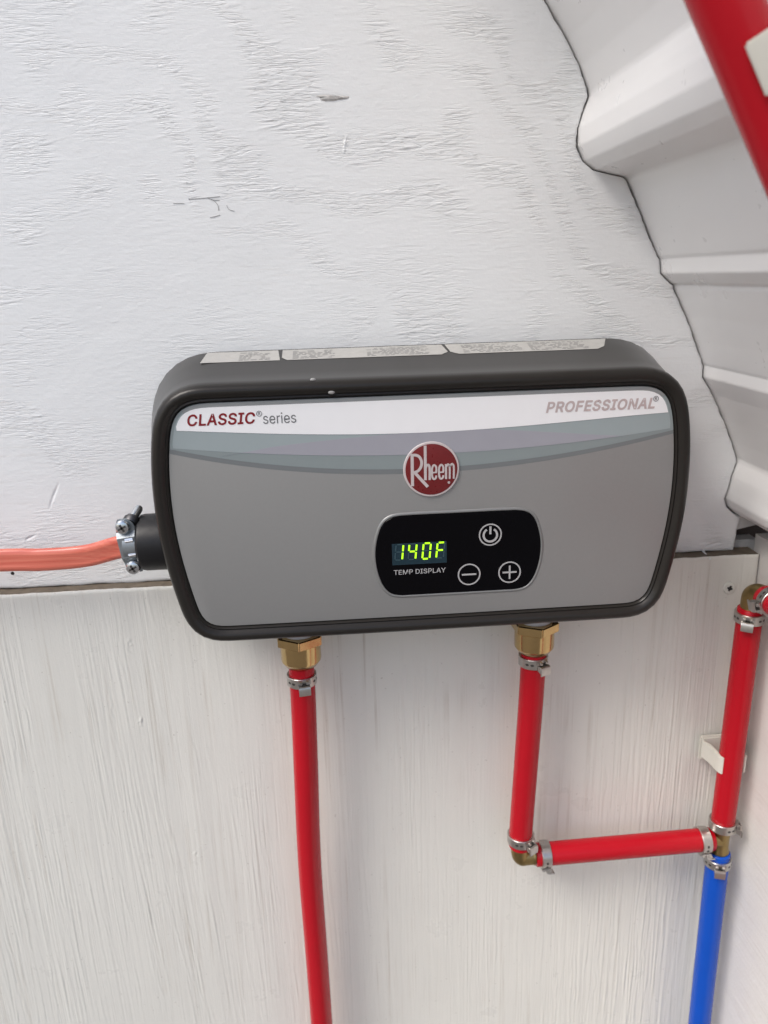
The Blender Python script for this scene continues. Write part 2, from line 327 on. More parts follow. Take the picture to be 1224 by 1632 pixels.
def text(name, body, x0, x1, z0, z1, y, mat, parent, shear=0.0, bold=0.0, sepmat=None):
    """flat lettering fitted into the box x0..x1, z0..z1 (mm)"""
    polys = []; pen = 0
    for ch in body:
        if ch == ' ': pen += 180; continue
        adv, loops = GLYPH[ch]; out = []
        for lp in loops:
            P = [Vector((px, py)) for px, py in lp]
            area = sum(P[i - 1].x * P[i].y - P[i].x * P[i - 1].y for i in range(len(P)))
            Q = []
            for i, p in enumerate(P):
                d0 = (p - P[i - 1]).normalized(); d1 = (P[(i + 1) % len(P)] - p).normalized(); t_ = (d0 + d1)
                if t_.length < 1e-6: t_ = d1
                t_.normalize(); k = bold * 1000 / max(.6, t_.dot(d1))
                hole = (ch == 'O' and len(out) > 0)
                n_ = Vector((t_.y, -t_.x)) * (1 if area > 0 else -1) * (-1 if hole else 1)
                q = p + n_ * k; Q.append(Vector((q.x + q.y * shear + pen, q.y)))
            out.append(Q)
        polys += [out] if ch == 'O' else [[q] for q in out]
        pen += adv * 1.0 + 2000 * bold * .7
    xs = [p.x for g in polys for l in g for p in l]; ys = [p.y for g in polys for l in g for p in l]
    a, b, c, d = min(xs), max(xs), min(ys), max(ys)
    bm = bmesh.new()
    for gi, g in enumerate(polys):
        flat = [p for l in g for p in l]; dy = -.000012 * (gi % 2)
        vs_ = [bm.verts.new(((x0 + (p.x - a) / (b - a) * (x1 - x0)) * MM, y + dy, (z0 + (p.y - c) / (d - c) * (z1 - z0)) * MM)) for p in flat]
        for tri in tessellate_polygon([[Vector((p.x, p.y, 0)) for p in l] for l in g]):
            try: bm.faces.new([vs_[i] for i in tri])
            except ValueError: pass
    for f in bm.faces:
        f.normal_update()
        if f.normal.y > 0: f.normal_flip()
    me = bpy.data.meshes.new(name); bm.to_mesh(me); bm.free()
    return link(name, me, mat, parent, smooth=False)

# ------------------------------------------------------------------ numpy relief for the painted plywood
rng = np.random.default_rng(11)
def vnoise(x, y, seed, octaves=3, gain=.5):
    g = np.random.default_rng(seed).standard_normal((256, 256)).astype(np.float32); out = 0; amp = 1; tot = 0
    for o in range(octaves):
        xi = np.floor(x).astype(int); yi = np.floor(y).astype(int)
        fx = x - xi; fy = y - yi; fx = fx * fx * fx * (fx * (fx * 6 - 15) + 10); fy = fy * fy * fy * (fy * (fy * 6 - 15) + 10)
        a = g[xi % 256, yi % 256]; b = g[(xi + 1) % 256, yi % 256]; c = g[xi % 256, (yi + 1) % 256]; d = g[(xi + 1) % 256, (yi + 1) % 256]
        out = out + amp * ((a * (1 - fx) + b * fx) * (1 - fy) + (c * (1 - fx) + d * fx) * fy); tot += amp
        amp *= gain; x = x * 2.03 + 17.3; y = y * 2.03 + 5.1
    return out / tot
class Relief:
    """height map in metres over u (across the sheet) and v (up)"""
    def __init__(s, u0, u1, v0, v1, res=.0005):
        s.u0, s.v0, s.res = u0, v0, res
        s.nu = int((u1 - u0) / res) + 1; s.nv = int((v1 - v0) / res) + 1
        s.h = np.zeros((s.nv, s.nu), np.float32)
        s.U, s.V = np.meshgrid(u0 + np.arange(s.nu) * res, v0 + np.arange(s.nv) * res)
    def stroke(s, u, v, ang, length, width, amp, curve=0.0, groove=.75):
        half = length / 2 + 3 * width
        ca, sa = math.cos(ang), math.sin(ang)
        du = abs(ca) * half + abs(sa) * 3 * width + abs(curve); dv = abs(sa) * half + abs(ca) * 3 * width + abs(curve)
        i0 = max(0, int((u - du - s.u0) / s.res)); i1 = min(s.nu, int((u + du - s.u0) / s.res) + 2)
        j0 = max(0, int((v - dv - s.v0) / s.res)); j1 = min(s.nv, int((v + dv - s.v0) / s.res) + 2)
        if i1 <= i0 or j1 <= j0: return
        X = s.U[j0:j1, i0:i1] - u; Y = s.V[j0:j1, i0:i1] - v
        a = X * ca + Y * sa; q = a / (length / 2)
        b = -X * sa + Y * ca + curve * (q * q - .3)
        env = np.clip(1 - q * q, 0, 1)
        w = width * (.55 + .45 * env)
        s.h[j0:j1, i0:i1] += amp * np.sqrt(env) * (np.exp(-(b / w) ** 2) - groove * np.exp(-((b + 1.5 * w) / (.8 * w)) ** 2))
    def at(s, u, v):
        fu = np.clip((u - s.u0) / s.res, 0, s.nu - 1.001); fv = np.clip((v - s.v0) / s.res, 0, s.nv - 1.001)
        i = fu.astype(int); j = fv.astype(int); fu = fu - i; fv = fv - j
        h = s.h
        return (h[j, i] * (1 - fu) + h[j, i + 1] * fu) * (1 - fv) + (h[j + 1, i] * (1 - fu) + h[j + 1, i + 1] * fu) * fv
def grid_mesh(name, X, Y, Z, back, mat, edge_mat, grain=None):
    """front sheet X,Y,Z (rows up, columns across) + an edge returning by the vector back"""
    nr, nc = X.shape
    co = np.stack([X, Y, Z], -1).reshape(-1, 3)
    idx = np.arange(nr * nc).reshape(nr, nc)
    q = np.stack([idx[:-1, :-1], idx[:-1, 1:], idx[1:, 1:], idx[1:, :-1]], -1).reshape(-1, 4)
    per = np.concatenate([idx[0, :], idx[1:, -1], idx[-1, -2::-1], idx[-2:0:-1, 0]])
    m = len(per); base = len(co)
    co = np.concatenate([co, co[per] + np.array(back)[None]])
    a = per; b = np.roll(per, -1); c = base + (np.arange(m) + 1) % m; d = base + np.arange(m)
    e = np.stack([a, d, c, b], -1)
    faces = np.concatenate([q, e])
    me = bpy.data.meshes.new(name)
    me.vertices.add(len(co)); me.vertices.foreach_set('co', co.astype(np.float32).ravel())
    me.loops.add(len(faces) * 4); me.loops.foreach_set('vertex_index', faces.astype(np.int32).ravel())
    me.polygons.add(len(faces))
    me.polygons.foreach_set('loop_start', (np.arange(len(faces)) * 4).astype(np.int32))
    mi = np.zeros(len(faces), np.int32); mi[len(q):] = 1
    me.materials.append(mat); me.materials.append(edge_mat)
    me.update(calc_edges=True); me.validate()
    me.polygons.foreach_set('material_index', mi)
    if grain is not None:
        ga = me.attributes.new('grain', 'FLOAT', 'POINT'); gv = np.zeros(len(co), np.float32); gv[:nr * nc] = grain.ravel(); ga.data.foreach_set('value', gv)
    sm = np.ones(len(faces), bool); sm[len(q):] = False
    me.polygons.foreach_set('use_smooth', sm)
    sharp = me.attributes.get('sharp_edge') or me.attributes.new('sharp_edge', 'BOOLEAN', 'EDGE')
    ev = np.zeros(len(me.edges) * 2, np.int32); me.edges.foreach_get('vertices', ev); ev = ev.reshape(-1, 2)
    isper = np.zeros(len(co), bool); isper[per] = True
    grid_interior = isper[ev[:, 0]] & isper[ev[:, 1]]
    sharp.data.foreach_set('value', grid_interior)
    return me
def axis_samples(segments):
    out = []
    for a, b, st in segments:
        n = max(1, int(round((b - a) / st))); out += list(a + (b - a) * np.arange(n) / n)
    out.append(segments[-1][1]); return np.array(out)

# the outline to which the upper panel is scribed (mm, x and z on the wall), top to bottom
PROFILE = [(-60, 440), (0, 392), (22, 372), (40, 350), (50, 330), (60, 312), (75.9, 277.4), (88.7, 258.9), (96.4, 245.7), (102.0, 233.2), (102.3, 230.8), (98.9, 222.3),
           (96.6, 214.3), (96.8, 205.3), (100.8, 197.4), (107.3, 192.6), (117.4, 190.2), (125.0, 188.6), (126.9, 187.0), (130.9, 179.8), (139.7, 161.9),
           (148.4, 144.6), (149.9, 142.8), (151.0, 134.6), (157.4, 129.0), (159.6, 127.9), (160.3, 125.2), (169.1, 109.1), (176.4, 93.9), (182.0, 80.6), (183.0, 79.0), (183.2, 71.8), (190.9, 60.5),
           (199.6, 44.1), (206.5, 29.6), (211.2, 18.4), (211.3, 15.8), (208.6, 6.5), (207.4, -1.8), (205.9, -8.1), (207.8, -13.8), (212.5, -18.2), (217.6, -21.2), (237.5, -31.9), (262, -44)]
def profile_x(z):
    pz = np.array([p[1] for p in PROFILE])[::-1]; px = np.array([p[0] for p in PROFILE])[::-1]
    zz = z * 1000
    x = np.interp(zz, pz, px)
    return x / 1000

# ------------------------------------------------------------------ setting
def ground():
    bm = bmesh.new(); box(bm, (0, 0, -1.45), (300, 300, .1))
    o = link('ground', bm_mesh(bm, 'ground'), M['ground'], smooth=False); o['kind'] = 'structure'
ground()

SEAM = -.0445
def upper_panel():
    rl = Relief(-.34, .225, -.05, .33, .0004)
    U, V = rl.U, rl.V
    # flame figure of rotary-cut plywood: bands of raised grain following a warped contour
    cont = V / .052 + .42 * U / .052 + 1.5 * vnoise(U / .19 + 3.1, V / .13 + 8.7, 5, 2) + .4 * vnoise(U / .035, V / .03, 6, 2)
    band = np.sin(2 * PI * cont)
    mask = np.clip((band + .5) / 1.1, 0, 1) * np.clip(.75 + .6 * vnoise(U / .06 + 40, V / .05, 9, 2), 0, 1)
    rl.h += .00010 * vnoise(U / .05, V / .03, 21, 3) + .00003 * vnoise(U / .004, V / .0016, 22, 3)
    ang = .05 * vnoise(U / .1, V / .1, 31, 2)
    for k in range(17000):
        u = rng.uniform(-.335, .22); v = rng.uniform(-.045, .325)
        j = min(rl.nv - 1, int((v - rl.v0) / rl.res)); i = min(rl.nu - 1, int((u - rl.u0) / rl.res))
        p = mask[j, i]
        if rng.random() > p * .95 + .035: continue
        L = rng.gamma(2.0, .0040) + .0015
        a = float(ang[j, i]) + rng.normal(.075 * (.4 + p), .07)
        rl.stroke(u, v, a, min(L, .035), rng.uniform(.00028, .00055), rng.uniform(.00005, .00016) * (.5 + .6 * p), rng.normal(0, .0006), rng.uniform(.5, 1.1))
    # the split and the knot's rim
    for (u, v, a, L, w, am) in (                                (-.041, .2318, 0, .020, .0014, -.0003),
                                (.2, -.0395, .25, .012, .0007, -.0008), (.195, -.038, .1, .008, .0005, -.0006), (-.24, -.011, .4, .008, .0005, -.0007),
                                (-.222, .015, 1.1, .018, .0006, -.0004), (-.035, .2085, 1.35, .011, .0004, .0004)):
        rl.stroke(u, v, a, L, w, am, .0004, 0.0)
    xs = axis_samples([(-.75, -.31, .02), (-.31, -.285, .0025), (-.285, .2376, .00052)])
    t_ = (xs - xs[0]) / (xs[-1] - xs[0])
    zs = axis_samples([(SEAM, .29, .00055), (.29, .33, .003), (.33, .44, .01)])
    xr = profile_x(zs) - .0007
    # below the sheet-metal lip the board ends in a straight sawn edge
    cut = zs < -.0213
    xr[cut] = .2172 - .0022 * np.clip((-.0213 - zs[cut]) / .023, 0, 1)
    xr += .00035 * vnoise(zs / .006, zs * 0 + .3, 77, 3)
    # keep the column spacing near uniform: trim columns, then stretch the last 40 mm
    X = np.empty((len(zs), len(xs))); 
    for r_, z in enumerate(zs): X[r_] = xs[0] + (xr[r_] - xs[0]) * t_
    Z = np.repeat(zs[:, None], len(xs), 1)
    Z[0] += .0004 * vnoise(X[0] / .012, X[0] * 0 + 2.2, 78, 3)
    H = rl.at(X, Z)
    # paint rounds over the rim
    e = np.minimum(Z - Z[:1], xr[:, None] - X); H = H - .0009 * np.exp(-np.clip(e, 0, 1) / .0007)
    rl.h = np.clip(mask * .9 + .10, .0, 1).astype(np.float32); G_ = rl.at(X, Z)
    me = grid_mesh('plywood_panel', X, -H, Z, (0, .012, 0), M['upper'], M['whitewood'], G_)
    t = empty('plywood_panel', (0, 0, SEAM), 'white painted upper plywood wall sheet with raised horizontal grain and a scribed wavy right edge', 'wall panel')
    o = link('sheet', me, None, t, smooth=False); o.location = (0, 0, -SEAM)
    # open knot
    bm = bmesh.new(); n = 26; rim = []; mid = []
    for k in range(n):
        a = 2 * PI * k / n; rr = 1 + .22 * math.sin(3 * a + 1) + random.uniform(-.12, .12)
        rim.append(bm.verts.new((-.0413 + .0080 * math.cos(a) * rr, -.00005, .2318 + .0015 * math.sin(a) * rr - SEAM)))
        mid.append(bm.verts.new((-.0413 + .0050 * math.cos(a), -.00035 + random.uniform(-.0005, .0003), .2319 + .0009 * math.sin(a) - SEAM)))
    for k in range(n): bm.faces.new((rim[k], rim[(k + 1) % n], mid[(k + 1) % n], mid[k]))
    bm.faces.new(mid[::-1]); link('knot', bm_mesh(bm, 'knot'), M['knot'], t)
    bm = bmesh.new()
    bmesh.ops.create_cone(bm, cap_ends=True, segments=16, radius1=.0011, radius2=.0011, depth=.0004, matrix=Matrix.Translation((-.2547, -.00012, -.034 - SEAM)) @ Matrix.Rotation(R(90), 4, 'X'))
    link('nail_hole', bm_mesh(bm, 'nail_hole'), M['hole'], t)
    bm = bmesh.new()     # paint split along an old check in the veneer
    for pth, w_ in (([(-123.5, 182.2), (-118, 182.4), (-113, 182.7), (-106, 183.2)], .28), ([(-113, 182.6), (-109.8, 181.3), (-108.0, 179.4), (-107.3, 177.6), (-107.4, 176.0)], .42),
                    ([(-102.6, 178.6), (-102.2, 177.0), (-101.0, 176.0), (-98.6, 175.3)], .32), ([(-111.0, 181.6), (-106.5, 181.3)], .28), ([(-112.5, 172.3), (-109, 173.0), (-106.8, 173.6)], .25), ([(-132, 180.2), (-126, 180.1)], .2)):
        strokes(bm, [[(p[0], p[1]) for p in catmull(pth, 5)] if len(pth) > 2 else [(p[0], p[1]) for p in pth]], w_ * .62, -.00035, 0, -SEAM, .0006)
    link('paint_split', bm_mesh(bm, 'paint_split'), M['split'], t, smooth=False)
    bm = bmesh.new()     # dried paint run hanging across the joint
    tube(bm, [(.1942, .0006, .0006), (.1943, -.001, -.0002), (.1943, -.006, -.0012), (.1943, -.0093, -.0018)], [.0009, .0006, .0005, .0007], 8)
    link('paint_drip', bm_mesh(bm, 'paint_drip'), M['upper'], t)
upper_panel()

LOW_Y = -.009; LOW_TOP = -.0449; CORNER = .2285
def lower_panel():
    rl = Relief(-.37, .24, -.49, -.04)
    U, V = rl.U, rl.V
    rl.h += .00012 * vnoise(U / .012, V / .3, 41, 3) + .00002 * vnoise(U / .0022, V / .02, 42, 3)
    mask = np.clip(.45 + .8 * vnoise(U / .03 + 9, V / .12, 43, 2), .05, 1)
    right = np.clip((U - .03) / .12, 0, 1) * np.clip((-.1 - V) / .1, 0, 1)
    left = np.clip((-.15 - U) / .10, 0, 1) * np.clip((-.20 - V) / .12, 0, 1)
    mask = np.clip(mask + .75 * right + .5 * left, 0, 1)
    for k in range(2600):
        u = rng.uniform(-.365, .235); v = rng.uniform(-.485, -.046)
        j = min(rl.nv - 1, int((v - rl.v0) / rl.res)); i = min(rl.nu - 1, int((u - rl.u0) / rl.res))
        p = mask[j, i]
        if rng.random() > p: continue
        L = rng.gamma(2.2, .026) + .008
        lean = .06 * math.exp(-((u + .17) / .06) ** 2)
        a = PI / 2 + lean + rng.normal(0, .014)
        rl.stroke(u, v, a, min(L, .16), rng.uniform(.0003, .0008), rng.uniform(.00005, .00014) * (.5 + .6 * p) * (1 + .5 * float(left[j, i])) * (1 + .9 * float(right[j, i])), rng.normal(0, .0012), rng.uniform(.4, 1.0))
    for (u, v) in ((-.187, -.083), (-.185, -.14), (-.16, -.25)):
        for q in range(5): rl.stroke(u + rng.normal(0, .0012), v + rng.normal(0, .002), rng.uniform(0, PI), .005, .0006, .0003, .0008, .8)
    xs = axis_samples([(-.75, -.36, .02), (-.36, -.33, .003), (-.33, .2282, .0006)])
    zs = axis_samples([(-.9, -.50, .02), (-.50, -.46, .003), (-.46, LOW_TOP, .0010)])
    X, Z = np.meshgrid(xs, zs)
    Z = Z.copy(); Z[-1] += .00025 * vnoise(xs / .008, xs * 0 + 4.2, 79, 3)
    H = rl.at(X, Z)
    e = np.minimum(Z[-1:] - Z, .2282 - X); H = H - .0008 * np.exp(-np.clip(e, 0, 1) / .0007)
    rl.h = np.clip(mask * .8 + .1 + right * .6, 0, 1.6).astype(np.float32); G_ = rl.at(X, Z)
    me = grid_mesh('lower_sheet', X, LOW_Y - H, Z, (0, .0145, 0), M['lower'], M['rawwood'], G_)
    t = empty('plywood_panel', (0, LOW_Y, -.9), 'white painted lower plywood wall sheet with vertical grain and a bare brown top edge', 'wall panel')
    o = link('sheet', me, None, t, smooth=False); o.location = (0, -LOW_Y, .9)
    # countersunk screw, painted over
    s = empty('wood_screw', (.2097, LOW_Y, -.0678), 'painted over countersunk screw head near the top right corner of the lower sheet', 'screw')
    bm = bmesh.new(); lathe(bm, [(.0036, .0006), (.0042, .0000), (.0040, -.0009), (.0034, -.0011), (.0015, -.0009)], 28, Matrix.Rotation(R(-90), 4, 'X') @ Matrix.Scale(1, 4))
    for v in bm.verts: v.co.y = -abs(v.co.y) if v.co.y < 0 else v.co.y
    for v in bm.verts: v.co = Vector((v.co.x, -abs(v.co.y), v.co.z))
    link('head', bm_mesh(bm, 'screw_head'), M['lower'], s)
    bm = bmesh.new()
    for a in (20, 110): box(bm, (0, -.0008, 0), (.0038, .0008, .0012), 0, Matrix.Rotation(R(a), 4, 'Y'))
    bmesh.ops.create_cone(bm, cap_ends=True, segments=12, radius1=.0013, radius2=.0013, depth=.0010, matrix=Matrix.Translation((0, -.00085, 0)) @ Matrix.Rotation(R(90), 4, 'X'))
    link('recess', bm_mesh(bm, 'recess'), M['darksteel'], s, smooth=False)
lower_panel()

def side_panel():
    rl = Relief(-.45, .0, -.5, -.02)           # u = y, v = z
    U, V = rl.U, rl.V
    rl.h += .00009 * vnoise(U / .10, V / .008, 51, 3)
    for k in range(3200):
        u = rng.uniform(-.45, 0); v = rng.uniform(-.5, -.03)
        rl.stroke(u, v, rng.normal(0.02, .05), rng.gamma(2, .006) + .004, rng.uniform(.0004, .0008), rng.uniform(.00006, .0002), rng.normal(0, .0006), rng.uniform(.4, 1))
    ys = axis_samples([(-.45, -.28, .01), (-.28, .0, .0012)])
    zs = axis_samples([(-.9, -.5, .02), (-.5, -.0335, .0012)])
    Y, Z = np.meshgrid(ys, zs); H = rl.at(Y, Z)
    me = grid_mesh('side_sheet', CORNER + .0006 - H, Y, Z, (.011, 0, 0), M['side'], M['side'])
    t = empty('side_panel', (CORNER, 0, -.9), 'white painted side wall board turning towards the viewer at the right corner', 'wall panel')
    o = link('sheet', me, None, t, smooth=False); o.location = (-CORNER, 0, .9)
side_panel()

def backing():
    t = empty('wall_frame', (0, .014, -.9), 'timber batten behind the wall seam and an added dark sheet closing off the gaps', 'frame')
    bm = bmesh.new(); box(bm, (-.12, .052, -.22), (1.3, .02, 1.4)); link('dark_backing', bm_mesh(bm, 's'), M['gap_dark'], t, smooth=False).location = (0, -.014, .9)  # added sheet that shuts out the sky so the gap stays dark
    bm = bmesh.new(); box(bm, (-.33, .0215, -.058), (1.0, .012, .05), .001); link('batten', bm_mesh(bm, 'b'), M['rawwood'], t, smooth=False).location = (0, -.014, .9)
    t = empty('wood_block', (.226, .010, -.046), 'white painted wood block above the right end of the lower sheet', 'block')
    bm = bmesh.new(); box(bm, (.001, .0065, .0004), (.022, .012, .0080), .0008); link('block', bm_mesh(bm, 'bl'), M['whitewood'], t, smooth=False)
    t = empty('wood_block', (.222, .014, -.025), 'grey white wood wedge in the dark gap under the ribbed sheet', 'block'); t.location = (.222, .0045, -.025)
    bm = bmesh.new(); prism(bm, [(-.0058, -.0072), (.010, -.0040), (.012, .006), (-.0058, .006)], 0, .012, 'y', .0005)
    link('wedge', bm_mesh(bm, 'w'), M['whitewood'], t, smooth=False)
backing()

def shell():
    t = empty('ribbed_sheet', (.2, 0, -.03), 'white ribbed metal roof sheet curving up along the right side of the wall', 'roof sheet')
    pts = [(Vector(p)) for p in PROFILE]
    # round every fold a little
    fine = []
    for i, p in enumerate(pts):
        if i in (0, len(pts) - 1): fine.append(p); continue
        a, b = pts[i - 1] - p, pts[i + 1] - p
        rr = min(1.2, .42 * a.length, .42 * b.length)
        q0, q1 = p + a.normalized() * rr, p + b.normalized() * rr
        for k in range(5):
            u = k / 4; fine.append(q0 * (1 - u) ** 2 + p * 2 * u * (1 - u) + q1 * u * u)
    fine = [p + Vector((.45, .25)) for p in fine]
    nrm = []
    for i in range(len(fine)):
        d = (fine[min(i + 1, len(fine) - 1)] - fine[max(0, i - 1)]).normalized(); nrm.append(Vector((-d.y, d.x)))
    outer = [p + n_ * 1.0 for p, n_ in zip(fine, nrm)]
    ys = [.03, .0, -.02, -.06, -.12, -.20, -.30, -.33]
    def ring(y):
        return [(p.x * MM, y, p.y * MM) for p in fine] + [(p.x * MM, y, p.y * MM) for p in outer[::-1]]
    bm = bmesh.new(); loft(bm, [ring(y) for y in ys], caps=False)
    o = link('sheet', bm_mesh(bm, 'shell'), M['shell'], t, angle=25); o.location = (-.2, 0, .03)
shell()

# ------------------------------------------------------------------ the water heater
HALF = [(0, 78.5), (60, 78.5), (112, 78.5), (119.5, 78.2), (125.5, 76.6), (129.8, 73.2), (132.6, 68), (134.4, 60.5), (135.9, 50), (136.9, 38), (137.2, 26), (136.9, 14), (135.8, 1), (134.0, -12),
        (131.6, -25), (129.2, -36), (127.4, -41.5), (124.4, -45.4), (119.5, -47.3), (112, -47.7), (60, -47.9), (0, -48)]
def full_outline(half, n=220):
    right = [Vector(p) for p in half]                       # top centre clockwise to bottom centre
    left = [Vector((-p[0], p[1])) for p in half[-2:0:-1]]
    loop = right + left
    c = catmull(loop, 8, True)
    pts = resample(c, n)[::-1]                               # counter-clockwise
    return [p * MM for p in pts]
OUT = full_outline(HALF)
for _ in range(2): OUT = [(OUT[i - 1] + OUT[i] * 2 + OUT[(i + 1) % len(OUT)]) / 4 for i in range(len(OUT))]
PY = -.0678        # plane of the printed face
def poly_slab(name, pts, y, mat, parent, depth=.0001):
    bm = bmesh.new(); loft(bm, [[(p[0], y, p[1]) for p in pts], [(p[0], y + depth, p[1]) for p in pts]])
    return link(name, bm_mesh(bm, name), mat, parent, smooth=False)
def interp_half(z):
    pts = [p for p in HALF[2:-2]]
    zs = [p[1] for p in pts][::-1]; xs = [p[0] for p in pts][::-1]
    return float(np.interp(z, zs, xs))
def heater():
    t = empty('water_heater', (0, -.0105, .015), 'charcoal and silver tankless water heater with lit green temperature display', 'water heater')
    def child(o): o.location = (0, .0105, -.015); return o
    sec = [(-.5, -.0640), (.0, -.0664), (.45, -.0680), (1.1, -.0688), (1.9, -.0684), (2.5, -.0688), (3.6, -.0703), (5.2, -.0708), (6.9, -.0704), (8.3, -.0691), (9.3, -.0667), (9.9, -.0630),
           (10.3, -.0585), (11.8, -.050), (16.2, -.030), (20.2, -.0135), (20.6, -.0112), (19.9, -.0105)]
    bm = bmesh.new()
    rings = []
    for d, y in sec:
        o = offset(OUT, d * MM); rings.append([(p.x, y, p.y) for p in o])
    loft(bm, rings)
    child(link('housing', bm_mesh(bm, 'housing'), M['housing'], t, angle=50))
    # printed face
    face = offset(OUT, -.25 * MM)
    bm = bmesh.new(); loft(bm, [[(p.x, y, p.y) for p in offset(face, d * MM)] for d, y in ((0, -.0630), (0, PY + .0004), (-.12, PY + .0001), (-.4, PY))])
    fp = child(link('front_panel', bm_mesh(bm, 'front_panel'), M['panel'], t, angle=40))
    # print layers (each a film on the one below)
    def top_film(inset, low, n=60):
        """region of the face above the curve low(x), inset from the rim"""
        o = [p for p in offset(face, -inset * MM)]
        z = lambda x: low(x * 1000) * MM
        keep = [p for p in o if p.y > z(p.x)]
        keep.sort(key=lambda p: math.atan2(p.y - .02, p.x))   # right to left over the top
        xr = keep[0].x; xl = keep[-1].x
        pts = list(keep)
        for k in range(n + 1):
            x = xl + (xr - xl) * k / n; pts.append(Vector((x, z(x))))
        return pts
    def curve(tbl):
        xs = np.array([p[0] for p in tbl]); zs = np.array([p[1] for p in tbl])
        c = np.polyfit(xs, zs, 4); return lambda x: float(np.polyval(c, x))
    dark = curve([(-132, 51.8), (-103, 45.4), (-66, 39.4), (-28.7, 36.7), (0, 36.0), (18.9, 36.4), (51.7, 38.2), (84.7, 42.7), (117.8, 47.9), (135.5, 52.0)])
    light = curve([(-132, 54.3), (-103, 47.9), (-66, 42.1), (-28.6, 39.5), (0, 38.7), (18.9, 38.9), (51.7, 40.9), (84.6, 45.0), (117.6, 50.2), (135.4, 53.9)])
    lil_low = curve([(-127, 54.7), (-90.5, 50.8), (-53.4, 48.2), (-15.7, 46.5), (18.9, 46.5), (67.9, 48.6), (114.2, 52.4), (134, 55)])
    white = curve([(-131, 64.7), (-77.5, 60.7), (-28, 58.6), (0, 58.2), (35, 58.7), (83.9, 61.2), (133, 63.6)])
    poly_slab('printed_band', top_film(.15, dark), PY - .00006, M['p_dark'], fp)
    poly_slab('printed_band', top_film(.15, light), PY - .00012, M['p_teal2'], fp)
    poly_slab('printed_band', top_film(1.6, lil_low), PY - .00018, M['p_teal'], fp)
    # lilac lens between two crossing arcs
    up = [(-109, 50.0), (-92, 52.3), (-77.9, 54.3), (-52, 56.2), (-28, 57.6), (0, 58.6), (20, 58.8), (35, 58.3), (67.7, 55.4), (92, 53.0), (108, 51.6)]
    cu = catmull([(*p,) for p in up], 5); lens = [Vector((p[0] * MM, p[1] * MM)) for p in cu]
    low = [Vector((x * MM, min(lil_low(x), 60) * MM)) for x in np.linspace(106, -106, 50)]
    low = [p for p in low if p.y < np.interp(p.x, [q.x for q in lens], [q.y for q in lens])]
    poly_slab('printed_band', lens + low, PY - .00024, M['p_lilac'], fp)
    poly_slab('printed_border', top_film(.3, lambda x: white(x) + 9.0), PY - .00030, M['p_border'], fp)
    poly_slab('printed_band', top_film(2.2, white), PY - .00036, M['p_white'], fp)
    Y = PY - .00048
    text('lettering', 'CLASSIC', -124.2, -89.3, 66.6, 72.8, Y, M['ink_red'], fp, .17, .019)
    text('lettering', 'series', -85.4, -68.3, 66.3, 72.0, Y, M['ink_grey'], fp)
    text('lettering', 'PROFESSIONAL', 64, 123.4, 65.9, 71.9, Y, M['foil'], fp, .2, .026)
    for nm, cx, cz, mt in (('registered_mark', -87.2, 71.8, M['ink_grey']), ('registered_mark', 123.8, 71.2, M['ink_grey'])):
        bm = bmesh.new(); strokes(bm, [ring_path(cx, cz, 1.35)], .28, Y)
        strokes(bm, [[(cx - .5, cz - .75), (cx - .5, cz + .75)], [(cx - .5, cz + .72), (cx + .2, cz + .7), (cx + .5, cz + .4), (cx + .2, cz + .05), (cx - .5, cz)], [(cx, cz), (cx + .55, cz - .75)]], .26, Y)
        link(nm, bm_mesh(bm, nm), mt, fp, smooth=False)
    # round badge
    bx, bz = 2.3, 38.0
    bm = bmesh.new(); lathe(bm, [(.0152, 0), (.0152, .0007), (.0149, .0010), (.0140, .00105)], 72, Matrix.Translation((bx * MM, PY, bz * MM)) @ Matrix.Rotation(R(90), 4, 'X'))
    bd = child(link('badge', bm_mesh(bm, 'badge'), M['logo_rim'], t))
    bm = bmesh.new(); lathe(bm, [(.01405, .0010), (.01405, .00112), (.0138, .00118)], 72, Matrix.Translation((bx * MM, PY, bz * MM)) @ Matrix.Rotation(R(90), 4, 'X'))
    link('badge_disc', bm_mesh(bm, 'badge_disc'), M['logo_red'], bd)
    bm = bmesh.new(); ly = PY - .0013
    def bez(p, n=8): return [tuple(v) for v in catmull(p, n)]
    strokes(bm, [[(-8.05, 47.1), (-8.1, 29.3)], [(-6.9, 36.9), (0.2, 28.5)]], 1.65, ly)
    strokes(bm, [bez([(-8.0, 46.35), (-6.0, 46.3), (-4.1, 45.2), (-3.0, 42.6), (-3.4, 39.8), (-4.9, 37.7), (-7.2, 36.7)])], 1.5, ly - .00004)
    strokes(bm, [[(-1.0, 51.3), (-1.05, 32.3)]], 1.5, ly)
    strokes(bm, [bez([(-0.9, 38.6), (-.4, 40.2), (.5, 40.7), (1.2, 39.7), (1.3, 37.5), (1.25, 32.3)])], 1.25, ly - .00004)
    for dx in (0, 3.82):
        strokes(bm, [bez([(4.85 + dx, 36.4), (4.85 + dx, 39.2), (3.75 + dx, 40.4), (2.75 + dx, 39.2), (2.5 + dx, 36.5), (2.75 + dx, 33.8), (3.6 + dx, 32.7), (4.6 + dx, 33.3), (4.85 + dx, 34.6)])], 1.05, ly)
        strokes(bm, [[(2.7 + dx, 36.3), (5.2 + dx, 36.35)]], .8, ly - .00004)
    strokes(bm, [[(10.15, 40.7), (10.15, 32.4)]], 1.15, ly)
    for q in ([(10.2, 39.0), (11.1, 40.5), (11.95, 39.9), (12.15, 38.3), (12.1, 32.4)], [(12.2, 39.2), (13.2, 40.6), (14.1, 40.1), (14.4, 38.3), (14.3, 32.4)]):
        strokes(bm, [bez(q)], 1.0, ly - .00004)
    strokes(bm, [ring_path(11.7, 30.4, .45, n=14)], .5, ly)
    link('badge_lettering', bm_mesh(bm, 'badge_lettering'), M['logo_rim'], bd, smooth=False)
